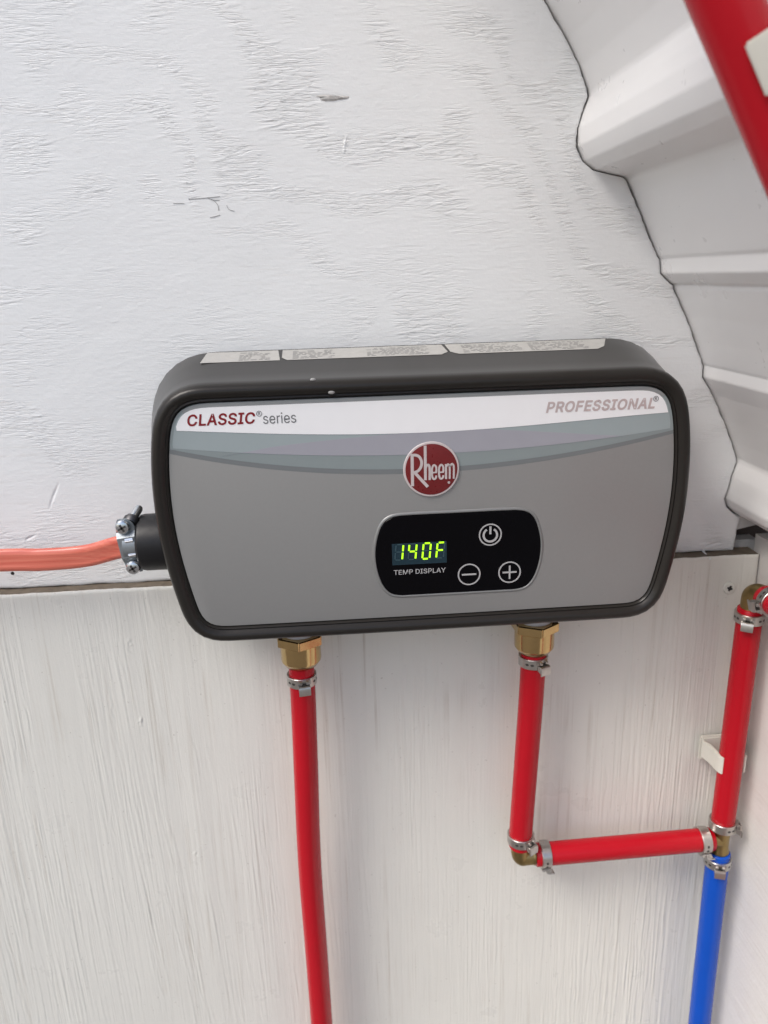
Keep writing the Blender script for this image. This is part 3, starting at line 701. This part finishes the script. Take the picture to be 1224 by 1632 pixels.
    # control panel
    half = [(0, 12.6), (26, 12.6), (34.5, 12.2), (39.2, 10.6), (42.3, 7.4), (44.4, 2.4), (46.0, -4.5), (46.4, -11), (45.7, -18), (44.0, -24.6), (41.6, -29.6), (38.2, -33), (33.0, -34.3), (26, -34.4), (0, -34.4)]
    o = full_outline(half, 150); cxx = .0172
    o = [p + Vector((cxx, 0)) for p in o]
    bm = bmesh.new(); loft(bm, [[(p.x, y, p.y) for p in offset(o, d * MM)] for d, y in ((1.9, PY + .0002), (1.7, PY - .0001), (1.1, PY - .0005), (.6, PY - .0006), (.25, PY - .0005), (.1, PY - .0001), (0, PY + .0002))], caps=False)
    child(link('panel_lip', bm_mesh(bm, 'panel_lip'), M['lip'], t, angle=60))
    bm = bmesh.new(); loft(bm, [[(p.x, y, p.y) for p in offset(o, d * MM)] for d, y in ((.05, PY + .0004), (.05, PY - .0002), (-.25, PY - .0005))])
    cp = child(link('control_panel', bm_mesh(bm, 'control_panel'), M['black'], t, angle=40))
    CY = PY - .0005
    poly_slab('display', [(-.0201, -.0160), (.0104, -.0160), (.0104, -.0034), (-.0201, -.0034)], CY - .0001, M['lcd'], cp, .0001)
    def seg(which, x, mat, nm, y):
        """seven-segment cell; x = left of the cell (mm)"""
        z0, zm, z1 = -13.0, -8.3, -3.9; w = 4.3; sh = lambda z: (z - z0) * .10
        P = lambda a, z: (x + a + sh(z), z)
        S = {'a': [P(.9, z1), P(w - .5, z1)], 'd': [P(.6, z0), P(w - .9, z0)], 'g': [P(.8, zm), P(w - .7, zm)],
             'f': [P(.25, z1 - .5), P(.25, zm + .45)], 'e': [P(.25, zm - .45), P(.25, z0 + .5)], 'b': [P(w, z1 - .5), P(w, zm + .45)], 'c': [P(w, zm - .45), P(w, z0 + .5)]}
        bm = bmesh.new()
        for k in which: strokes(bm, [S[k]], .95 if mat is M['lit'] else .7, y, depth=.00006)
        return link(nm, bm_mesh(bm, nm), mat, cp, smooth=False)
    cells = [-18.9, -11.5, -3.6, 4.2]
    lit = ['bc', 'fgbc', 'abcdef', 'aefg']
    for x, l in zip(cells, lit):
        seg('abcdefg', x, M['ghost'], 'ghost_digit', CY - .0002)  # unlit segments, faintly visible in the display window
        seg(l, x, M['lit'], 'lit_digit', CY - .00032)
    text('lettering', 'TEMP DISPLAY', -19.4, 9.8, -21.8, -18.9, CY - .0001, M['icon'], cp, 0, .007)
    def icon(nm, cx, cz, body, ww=.95):
        bm = bmesh.new(); strokes(bm, [ring_path(cx, cz, 6.1, n=56)], .75, CY - .0001)
        for b_ in body: strokes(bm, [b_], ww, CY - .0001)
        link(nm, bm_mesh(bm, nm), M['icon'], cp, smooth=False)
    icon('power_icon', 34.9, -.9, [ring_path(34.9, -1.1, 3.8, 122, 418, 30), [(34.9, -.6), (34.9, 4.0)]], 1.15)
    icon('minus_icon', 23.1, -23.9, [[(19.0, -23.9), (27.2, -23.9)]])
    bm = bmesh.new(); strokes(bm, [ring_path(46.2, -23.9, 6.1, n=56)], .75, CY - .0001)
    strokes(bm, [[(42.2, -23.9), (50.2, -23.9)]], .95, CY - .0001); strokes(bm, [[(46.2, -27.9), (46.2, -19.9)]], .95, CY - .00014)
    link('plus_icon', bm_mesh(bm, 'plus_icon'), M['icon'], cp, smooth=False)
    # stickers on the sloping top: surface from (y -.050, offset 11.4) to (y -.0135, offset 17.3)
    def top_z(y):
        d = np.interp(-y, [.0135, .030, .050], [20.2, 16.2, 11.8]); return (78.5 + d) * MM
    def sticker(pts, dz):
        return [Vector((x * MM, y * MM, top_z(y * MM) + dz)) for x, y in pts]
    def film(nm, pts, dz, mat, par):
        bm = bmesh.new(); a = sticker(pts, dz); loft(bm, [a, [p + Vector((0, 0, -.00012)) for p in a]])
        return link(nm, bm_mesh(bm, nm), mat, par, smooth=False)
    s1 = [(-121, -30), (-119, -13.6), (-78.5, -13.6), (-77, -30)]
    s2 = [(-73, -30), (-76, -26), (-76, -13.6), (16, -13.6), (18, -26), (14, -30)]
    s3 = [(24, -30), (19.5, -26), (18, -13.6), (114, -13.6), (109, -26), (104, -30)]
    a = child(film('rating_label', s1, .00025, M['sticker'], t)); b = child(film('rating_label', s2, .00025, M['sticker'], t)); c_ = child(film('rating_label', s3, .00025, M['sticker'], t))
    for par, x0, x1 in ((a, -100, -82), (b, -70, -46), (b, -28, 8), (c_, 27, 62), (c_, 66, 100)):
        bm = bmesh.new()
        for y in np.arange(-28, -15, 1.9):
            x = x0
            while x < x1:
                L = random.uniform(1.2, 4); 
                if random.random() < .8 and x + L < x1:
                    p = sticker([(x, y - .35), (x + L, y - .35), (x + L, y + .35), (x, y + .35)], .00033)
                    bm.faces.new([bm.verts.new(v) for v in p])
                x += L + random.uniform(.5, 1.4)
        link('small_print', bm_mesh(bm, 'small_print'), M['print'], par, smooth=False)
    for x, d, y, r_ in ((-58.5, 9.45, -.0666, 1.3), (-49.3, 3.2, -.0700, 1.5), (132.5, -8, -.0, 0)):
        if not r_: continue
        bm = bmesh.new(); bmesh.ops.create_uvsphere(bm, u_segments=14, v_segments=8, radius=1)
        for v in bm.verts: v.co = Vector((x * MM + v.co.x * r_ * 1.2 * MM, y + v.co.y * .0006, (78.5 + d) * MM + v.co.z * r_ * .7 * MM))
        child(link('paint_speck', bm_mesh(bm, 'paint_speck'), M['speck'], t))
heater()

# ------------------------------------------------------------------ brass, pipes, clamps
PR = .00795
def brass_fitting(x, y, label):
    t = empty('brass_adapter', (x, y, -.0903), label, 'pipe fitting', 'brass adapters under the heater')
    bm = bmesh.new()      # hexagon with a corner to the viewer
    hexr = .0132 / math.cos(PI / 6)
    def hx(r, z): return [(r * math.sin(2 * PI * k / 6), -r * math.cos(2 * PI * k / 6), z) for k in range(6)]
    loft(bm, [hx(hexr * .95, .0156), hx(hexr, .0162), hx(hexr, .0212), hx(hexr * .95, .0218)])
    bmesh.ops.recalc_face_normals(bm, faces=bm.faces)
    bmesh.ops.bevel(bm, geom=[e for e in bm.edges if abs(e.verts[0].co.z - e.verts[1].co.z) > .004], offset=.0006, segments=2, affect='EDGES')
    link('hex_nut', bm_mesh(bm, 'hex_nut'), M['brass'], t, angle=25)
    bm = bmesh.new(); lathe(bm, [(.0082, -.0006), (.0088, 0), (.0100, .0008), (.0122, .0040), (.0124, .0052), (.0124, .0160)], 56)
    link('body', bm_mesh(bm, 'body'), M['brass'], t, angle=25)
    bm = bmesh.new(); prof = []
    for k in range(6): prof += [(.0101, .0216 + k * .0026), (.0108, .0216 + k * .0026 + .0013)]
    lathe(bm, prof, 40); link('threaded_nipple', bm_mesh(bm, 'nip'), M['thread'], t, angle=60)
    return t
b0 = brass_fitting(-.0757, -.037, 'hex brass adapter under the left side of the heater, above the long curving red hose')
def copy_tree(root, label, group=None):
    r = root.copy(); COL.objects.link(r); r['label'] = label
    for ch in list(root.children):
        c = ch.copy(); COL.objects.link(c); c.parent = r
        for g in ch.children:
            d = g.copy(); COL.objects.link(d); d.parent = c
    return r
b1 = copy_tree(b0, 'hex brass adapter under the right side of the heater, above the short red pipe')
b1.location = (.0703, -.037, -.0909); b1.rotation_euler = (0, 0, R(4))

def pipe(name, path, r, mat, label, cat, group=None, n=10, bore=True):
    P = [tuple(p) for p in path]
    pts = catmull(P, n) if len(P) > 2 else [Vector(P[0]).lerp(Vector(P[1]), k / 12) for k in range(13)]
    base = Vector(P[0])
    fr = frames(pts); seg = 40; rings = []
    def ring(f, rr): p, t_, nn, b = f; return [p - base + nn * rr * math.cos(2 * PI * k / seg) + b * rr * math.sin(2 * PI * k / seg) for k in range(seg)]
    first, last = fr[0], fr[-1]
    e = .0006
    rings.append(ring(first, r - .0022)); rings.append(ring(first, r - e))
    f2 = (first[0] + first[1] * e, *first[1:]); rings.append(ring(f2, r))
    for f in fr[1:-1]: rings.append(ring(f, r))
    l2 = (last[0] - last[1] * e, *last[1:]); rings.append(ring(l2, r)); rings.append(ring(last, r - e)); rings.append(ring(last, r - .0022))
    bm = bmesh.new(); loft(bm, rings)
    o = link(name, bm_mesh(bm, name), mat, label=label, cat=cat, group=group, angle=50); o.location = base
    return o
G = 'red plastic water pipes'
pipe('red_pipe', [(-.0760, -.037, -.0882), (-.0763, -.037, -.120), (-.0778, -.0365, -.177), (-.0790, -.0345, -.217), (-.0796, -.0325, -.258), (-.0793, -.031, -.313), (-.0790, -.030, -.391), (-.079, -.029, -.52)], PR, M['red'],
     'long red plastic hose hanging down from the left brass adapter', 'pipe', G)
pipe('red_pipe', [(.0703, -.0368, -.0888), (.0698, -.0365, -.12), (.0680, -.0345, -.18), (.0664, -.0332, -.228), (.0664, -.033, -.2425)], PR, M['red'],
     'short vertical red pipe between the right brass adapter and the bottom left elbow', 'pipe', G)
pipe('red_pipe', [(.0768, -.033, -.2510), (.2042, -.033, -.2492)], PR, M['red'], 'horizontal red pipe joining the bottom elbow to the tee at the right', 'pipe', G)
pipe('red_pipe', [(.2105, -.033, -.2412), (.2120, -.033, -.0715)], PR, M['red'], 'vertical red pipe in the right corner held by a cream wall clip', 'pipe', G)
pipe('red_pipe', [(.2150, -.0415, -.0607), (.2165, -.10, -.0597), (.2175, -.17, -.058), (.2175, -.33, -.056)], PR, M['red'], 'stub of red pipe leaving the upper right elbow towards the viewer', 'pipe', G)
pipe('red_pipe', [(.005, -.200, .335), (.0425, -.200, .280), (.0600, -.2, .2502), (.0789, -.2, .2176), (.1019, -.2, .1788), (.1269, -.2, .1357), (.150, -.2, .092), (.172, -.2, .035), (.183, -.202, -.03), (.187, -.205, -.12), (.187, -.205, -.50)], .0103, M['red'], 'thick red pipe crossing in front of the ribbed sheet at the upper right', 'pipe', G)
pipe('blue_pipe', [(.2100, -.033, -.2600), (.2102, -.033, -.30), (.2112, -.033, -.422), (.213, -.033, -.53)], PR, M['blue'], 'bright blue plastic pipe running down from the tee in the right corner', 'pipe')

def clamp_proto():
    t = empty('hose_clamp', (0, 0, 0), '', 'hose clamp', 'steel pinch clamps on the pipe ends')
    h = .0033
    bm = bmesh.new()
    lathe(bm, [(.0080, -h), (.0090, -h), (.00925, -h + .0003), (.00925, h - .0003), (.0090, h), (.0080, h)], 56)
    link('band', bm_mesh(bm, 'band'), M['steel'], t, angle=30)
    bm = bmesh.new()     # hooked ear standing off the band at -y: profile in (y, z)
    pr = [(-.0090, .0000), (-.0112, .0002), (-.0124, -.0004), (-.0130, -.0018), (-.0129, -.0058), (-.0121, -.0060), (-.0119, -.0024), (-.0113, -.0014), (-.0090, -.0013)]
    prism(bm, pr, -.0036, .0036, 'x', .0002)
    for s in (-1, 1): prism(bm, [(-.0090, -.0012), (-.0118, -.0018), (-.0116, -.0044), (-.0090, -.0034)], s * .0030 - .0004, s * .0030 + .0004, 'x')
    link('hook', bm_mesh(bm, 'hook'), M['steel'], t, angle=40)
    bm = bmesh.new()
    for s in (-1, 1): prism(bm, [(-.0088, .0003), (-.0112, .0009), (-.0114, .0020), (-.0104, .0029), (-.0088, .0031)], s * .0021 - .0009, s * .0021 + .0009, 'x', .0002)
    prism(bm, [(-.0088, .0001), (-.0098, .0003), (-.0098, .0031), (-.0088, .0031)], -.0042, .0042, 'x', .0002)
    link('tooth', bm_mesh(bm, 'tooth'), M['steel'], t, angle=40)
    bm = bmesh.new(); box(bm, (0, -.0106, .0006), (.0030, .0014, .0007)); link('slot_shade', bm_mesh(bm, 'slot_shade'), M['hole'], t, smooth=False)  # near-black block painted in for the shadow inside the ear
    for a in (-62, -42, 48, 70):
        bm = bmesh.new()
        lathe(bm, [(.0004, .0001), (.0010, .00004), (.0011, -.0002)], 14, Matrix.Rotation(R(a), 4, 'Z') @ Matrix.Translation((0, -.00926, 0)) @ Matrix.Rotation(R(90), 4, 'X') @ Matrix.Diagonal((1.1, .8, 1, 1)))
        link('dimple', bm_mesh(bm, 'dimple'), M['dimple'], t)
    return t
CP = clamp_proto()
CL = [((-.0762, -.037, -.0996), 'vz', 10, 'steel pinch clamp just under the left brass adapter, at the top of the long hose'),
      ((.0701, -.0367, -.0966), 'vz', 24, 'steel pinch clamp just under the right brass adapter of the heater'),
      ((.0664, -.0331, -.2352), 'vz', 32, 'steel pinch clamp at the foot of the short vertical pipe, above the bottom left elbow'),
      ((.0835, -.033, -.2509), 'hx', -72, 'steel pinch clamp at the left end of the horizontal red pipe beside the bottom elbow'),
      ((.1972, -.033, -.2493), 'hx', -62, 'steel pinch clamp at the right end of the horizontal red pipe beside the tee'),
      ((.2106, -.033, -.2365), 'vz', 62, 'steel pinch clamp at the foot of the right corner red pipe, just above the tee'),
      ((.2100, -.033, -.2675), 'vz', -18, 'steel pinch clamp around the top of the blue pipe'),
      ((.2118, -.033, -.0775), 'vz', -34, 'steel pinch clamp at the top of the right corner red pipe, under the upper elbow'),
      ((.2154, -.0500, -.0606), 'yy', 0, 'steel pinch clamp on the stub pipe that leaves the upper right elbow towards the viewer')]
for i, (loc, kind, ang, label) in enumerate(CL):
    o = CP if i == 0 else copy_tree(CP, label)
    o['label'] = label; o.location = loc
    if kind == 'vz': m = Matrix.Rotation(R(ang), 4, 'Z')
    elif kind == 'hx': m = Matrix.Rotation(R(90), 4, 'Y') @ Matrix.Rotation(R(0), 4, 'Z')
    else: m = Matrix.Rotation(R(90), 4, 'X')
    if kind == 'hx': m = Matrix.Rotation(R(-ang), 4, 'X') @ Matrix.Rotation(R(-90), 4, 'Y')
    if kind == 'yy': m = Matrix.Rotation(R(90), 4, 'X') @ Matrix.Rotation(R(-75), 4, 'Z')
    o.rotation_euler = m.to_euler()

def elbow(loc, path, label, r=.0064):
    t = empty('brass_elbow', loc, label, 'pipe fitting', 'brass elbows on the red pipes')
    pts = catmull(path, 8); bm = bmesh.new()
    L = len(pts)
    rad = [r * (1.0 if .06 < k / (L - 1) < .94 else 1.06) for k in range(L)]
    tube(bm, [Vector(p) for p in pts], rad, 36); link('body', bm_mesh(bm, 'elbow_body'), M['castbrass'], t)
    bm = bmesh.new()
    for a, b in ((pts[0], pts[1]), (pts[-1], pts[-2])):
        d = (b - a).normalized(); tube(bm, [a - d * .012, a + d * .0001], .0056, 24)
    link('barb', bm_mesh(bm, 'barb'), M['castbrass'], t)
elbow((.0664, -.033, -.251), [(0, 0, .0085), (0, 0, .0035), (.0012, 0, -.0006 + .0006), (.0040, 0, 0), (.0095, 0, 0)], 'brass elbow joining the foot of the short vertical red pipe to the horizontal one', .0064)
elbow((.2120, -.033, -.0637), [(0, 0, -.0095), (0, 0, -.004), (.0002, -.0005, .0005), (.0012, -.003, .0030), (.0026, -.0060, .0034), (.0030, -.0090, .0030)], 'brass elbow at the upper right above the corner red pipe, turning towards the viewer', .0064)
def tee():
    t = empty('brass_tee', (.2103, -.033, -.2495), 'brass tee where the horizontal red, vertical red and blue pipes meet', 'pipe fitting')
    bm = bmesh.new(); lathe(bm, [(.0056, -.022), (.0056, -.0106), (.0064, -.0104), (.0066, -.0090), (.0059, -.0070), (.0058, .0000), (.0060, .0050), (.0066, .0082), (.0056, .0084), (.0056, .018)], 40)
    link('run', bm_mesh(bm, 'tee_run'), M['castbrass'], t)
    bm = bmesh.new(); tube(bm, [(-.0005, 0, .0003), (-.0040, 0, .0003), (-.0062, 0, .0003), (-.018, 0, .0002)], [.0060, .0058, .0054, .0052], 32)
    link('branch', bm_mesh(bm, 'tee_branch'), M['castbrass'], t)
tee()

def clip(loc, rot, sc, label, sides=(-1, 1)):
    t = empty('pipe_clip', loc, label, 'pipe clip', 'cream plastic pipe clips', rot)
    t.scale = (sc, sc, sc)
    # local: pipe axis = z through the origin, wall at +y
    z0, z1 = -.0075, .0075
    bm = bmesh.new(); box(bm, (0 if len(sides) == 2 else sides[0] * .006, .0212, 0), (.030 if len(sides) == 2 else .018, .0044, .021), .0012); link('base', bm_mesh(bm, 'clip_base'), M['clip'], t)
    bm = bmesh.new()
    for s in sides:
        inner = [(.0135, .0195), (.0098, .0150), (.0090, .0090), (.0088, .002), (.0090, -.0015), (.0084, -.0028)]
        outer = [(.0078, -.0036), (.0086, -.0046), (.0098, -.0040), (.0110, -.0012), (.0115, .0030), (.0122, .0110), (.0148, .0195)]
        pts = catmull([(s * a, b) for a, b in inner], 4) + catmull([(s * a, b) for a, b in outer], 4)
        prism(bm, [(p[0], p[1]) for p in pts], z0, z1, 'z', .0006)
    link('jaws', bm_mesh(bm, 'clip_jaws'), M['clip'], t, angle=40)
    return t
clip((.2112, -.033, -.1865), (0, 0, 0), .88, 'cream plastic wall clip holding the vertical red pipe in the right corner')
# upper clip: axis along the pipe, back towards the sheet
ax = Vector((.0231, 0, -.0388)).normalized(); bk = Vector((ax.z * -1, 0, ax.x)).normalized(); bk = Vector((-ax.z, .0, ax.x)).normalized()
bk = (bk + Vector((0, .2, 0))).normalized(); bk = (bk - ax * bk.dot(ax)).normalized(); xx = bk.cross(ax)
mm = Matrix((xx, bk, ax)).transposed(); ONE = 1 if xx.y < 0 else -1
c2 = clip((.0880, -.2005, .1967), mm.to_euler(), 1.15, 'cream plastic hook clip on the thick red pipe at the upper right edge', (ONE,))

# ------------------------------------------------------------------ orange cable and its connector
def cable():
    P = catmull([(-.62, -.030, -.0125), (-.45, -.030, -.0120), (-.33, -.030, -.0138), (-.2474, -.030, -.0145), (-.2228, -.030, -.0155), (-.198, -.031, -.0142), (-.1786, -.036, -.0085), (-.1690, -.039, -.0058), (-.160, -.040, -.0045)], 12)
    base = P[0].copy(); fr = []
    sect = []
    W, T = .0068, .0029
    for k in range(48):
        a = 2 * PI * k / 48; c, s = math.cos(a), math.sin(a)
        u = W * (abs(c) ** .55) * (1 if c > 0 else -1); v = T * (abs(s) ** .8) * (1 if s > 0 else -1)
        v *= 1 - .16 * math.exp(-((u - .0018) / .0008) ** 2) - .16 * math.exp(-((u + .0024) / .0008) ** 2)
        sect.append((u, v))
    bm = bmesh.new(); rings = []
    for i, p in enumerate(P):
        a = P[max(0, i - 1)]; b = P[min(len(P) - 1, i + 1)]; t_ = (b - a).normalized()
        n = Vector((0, -1, 0)); n = (n - t_ * n.dot(t_)).normalized(); up = n.cross(t_); up = -up if up.z < 0 else up
        tw = .10 * math.sin(i * .12); u2 = up * math.cos(tw) + n * math.sin(tw); n2 = n * math.cos(tw) - up * math.sin(tw)
        rings.append([p - base + u2 * u + n2 * v for u, v in sect])
    loft(bm, rings)
    o = link('power_cable', bm_mesh(bm, 'power_cable'), M['orange'], label='flat orange electrical cable entering the left side of the heater', cat='cable', angle=50); o.location = base
cable()
def connector():
    t = empty('cable_connector', (-.152, -.040, -.0045), 'black round cable connector with a grey two-screw strap on the left side of the heater', 'cable connector')
    RY = Matrix.Rotation(R(90), 4, 'Y')
    bm = bmesh.new(); lathe(bm, [(.0110, -.0108), (.0145, -.0108), (.0160, -.0094), (.0164, -.0076), (.0164, .006)], 48, RY)
    link('collar', bm_mesh(bm, 'collar'), M['collar'], t, angle=25)
    bm = bmesh.new(); lathe(bm, [(.0100, -.0190), (.0112, -.0185), (.0112, -.0100)], 32, RY); link('throat', bm_mesh(bm, 'throat'), M['galv'], t, angle=30)
    # strap lying over the cable, leaning a little
    st = Matrix.Translation((-.0155, -.0085, .0005)) @ Matrix.Rotation(R(-7), 4, 'Y')
    prof = [(-.0160, .0004), (-.0138, .0004), (-.0090, .0004), (-.0060, -.0016), (.0060, -.0016), (.0090, .0004), (.0138, .0004), (.0165, .0004)]
    pts = prof + [(z, y + .0014) for z, y in prof[::-1]]
    bm = bmesh.new(); prism(bm, [(p[1], p[0]) for p in pts], -.0052, .0060, 'x', .0004)
    for v in bm.verts:
        if abs(v.co.z) > .0125: v.co.x = .0004 + (v.co.x - .0004) * (.62 if abs(v.co.z) > .0145 else .85)
    for v in bm.verts: v.co = st @ v.co
    link('strap', bm_mesh(bm, 'strap'), M['galv'], t, angle=30)
    bm = bmesh.new()
    for z in (-.0042, .0042):
        prism(bm, [(-.0019, z - .0016), (-.0026, z), (-.0019, z + .0016)], -.0010, .0040, 'x', .0003)
    for v in bm.verts: v.co = st @ v.co
    link('pressed_rib', bm_mesh(bm, 'pressed_rib'), M['zinc'], t)
    for z in (.0122, -.0122):
        m_ = st @ Matrix.Translation((-.0002, -.0006, z)) @ Matrix.Rotation(R(90), 4, 'X') @ Matrix.Rotation(R(20), 4, 'Z')
        bm = bmesh.new(); lathe(bm, [(.0036, -.001), (.0041, 0), (.0041, .0010), (.0034, .0020), (.0018, .0026)], 28, m_)
        s = link('screw', bm_mesh(bm, 'screw'), M['zinc'], t, angle=30)
        bm = bmesh.new()
        for a in (0, 90): box(bm, (0, 0, .0025), (.0046, .0011, .0008), 0, m_ @ Matrix.Rotation(R(a), 4, 'Z'))
        link('cross_slot', bm_mesh(bm, 'cross_slot'), M['dimple'], s, smooth=False)
    # spare screw end and its nut behind the upper screw
    d = Vector((.35, .75, .55)).normalized(); base = Vector((-.0135, -.0050, .0135))
    q = d.to_track_quat('Z', 'Y').to_matrix().to_4x4()
    bm = bmesh.new(); lathe(bm, [(.0046, -.001), (.0050, .0005), (.0050, .0020), (.0042, .0026), (.0042, .0034)], 24, Matrix.Translation(base) @ q)
    link('lock_nut', bm_mesh(bm, 'lock_nut'), M['darksteel'], t, angle=30)
    bm = bmesh.new(); lathe(bm, [(.0025, -.002), (.0025, .0092), (.0018, .0106)], 24, Matrix.Translation(base + Vector((0, 0, .001))) @ q)
    link('screw_end', bm_mesh(bm, 'screw_end'), M['zinc'], t, angle=30)
connector()
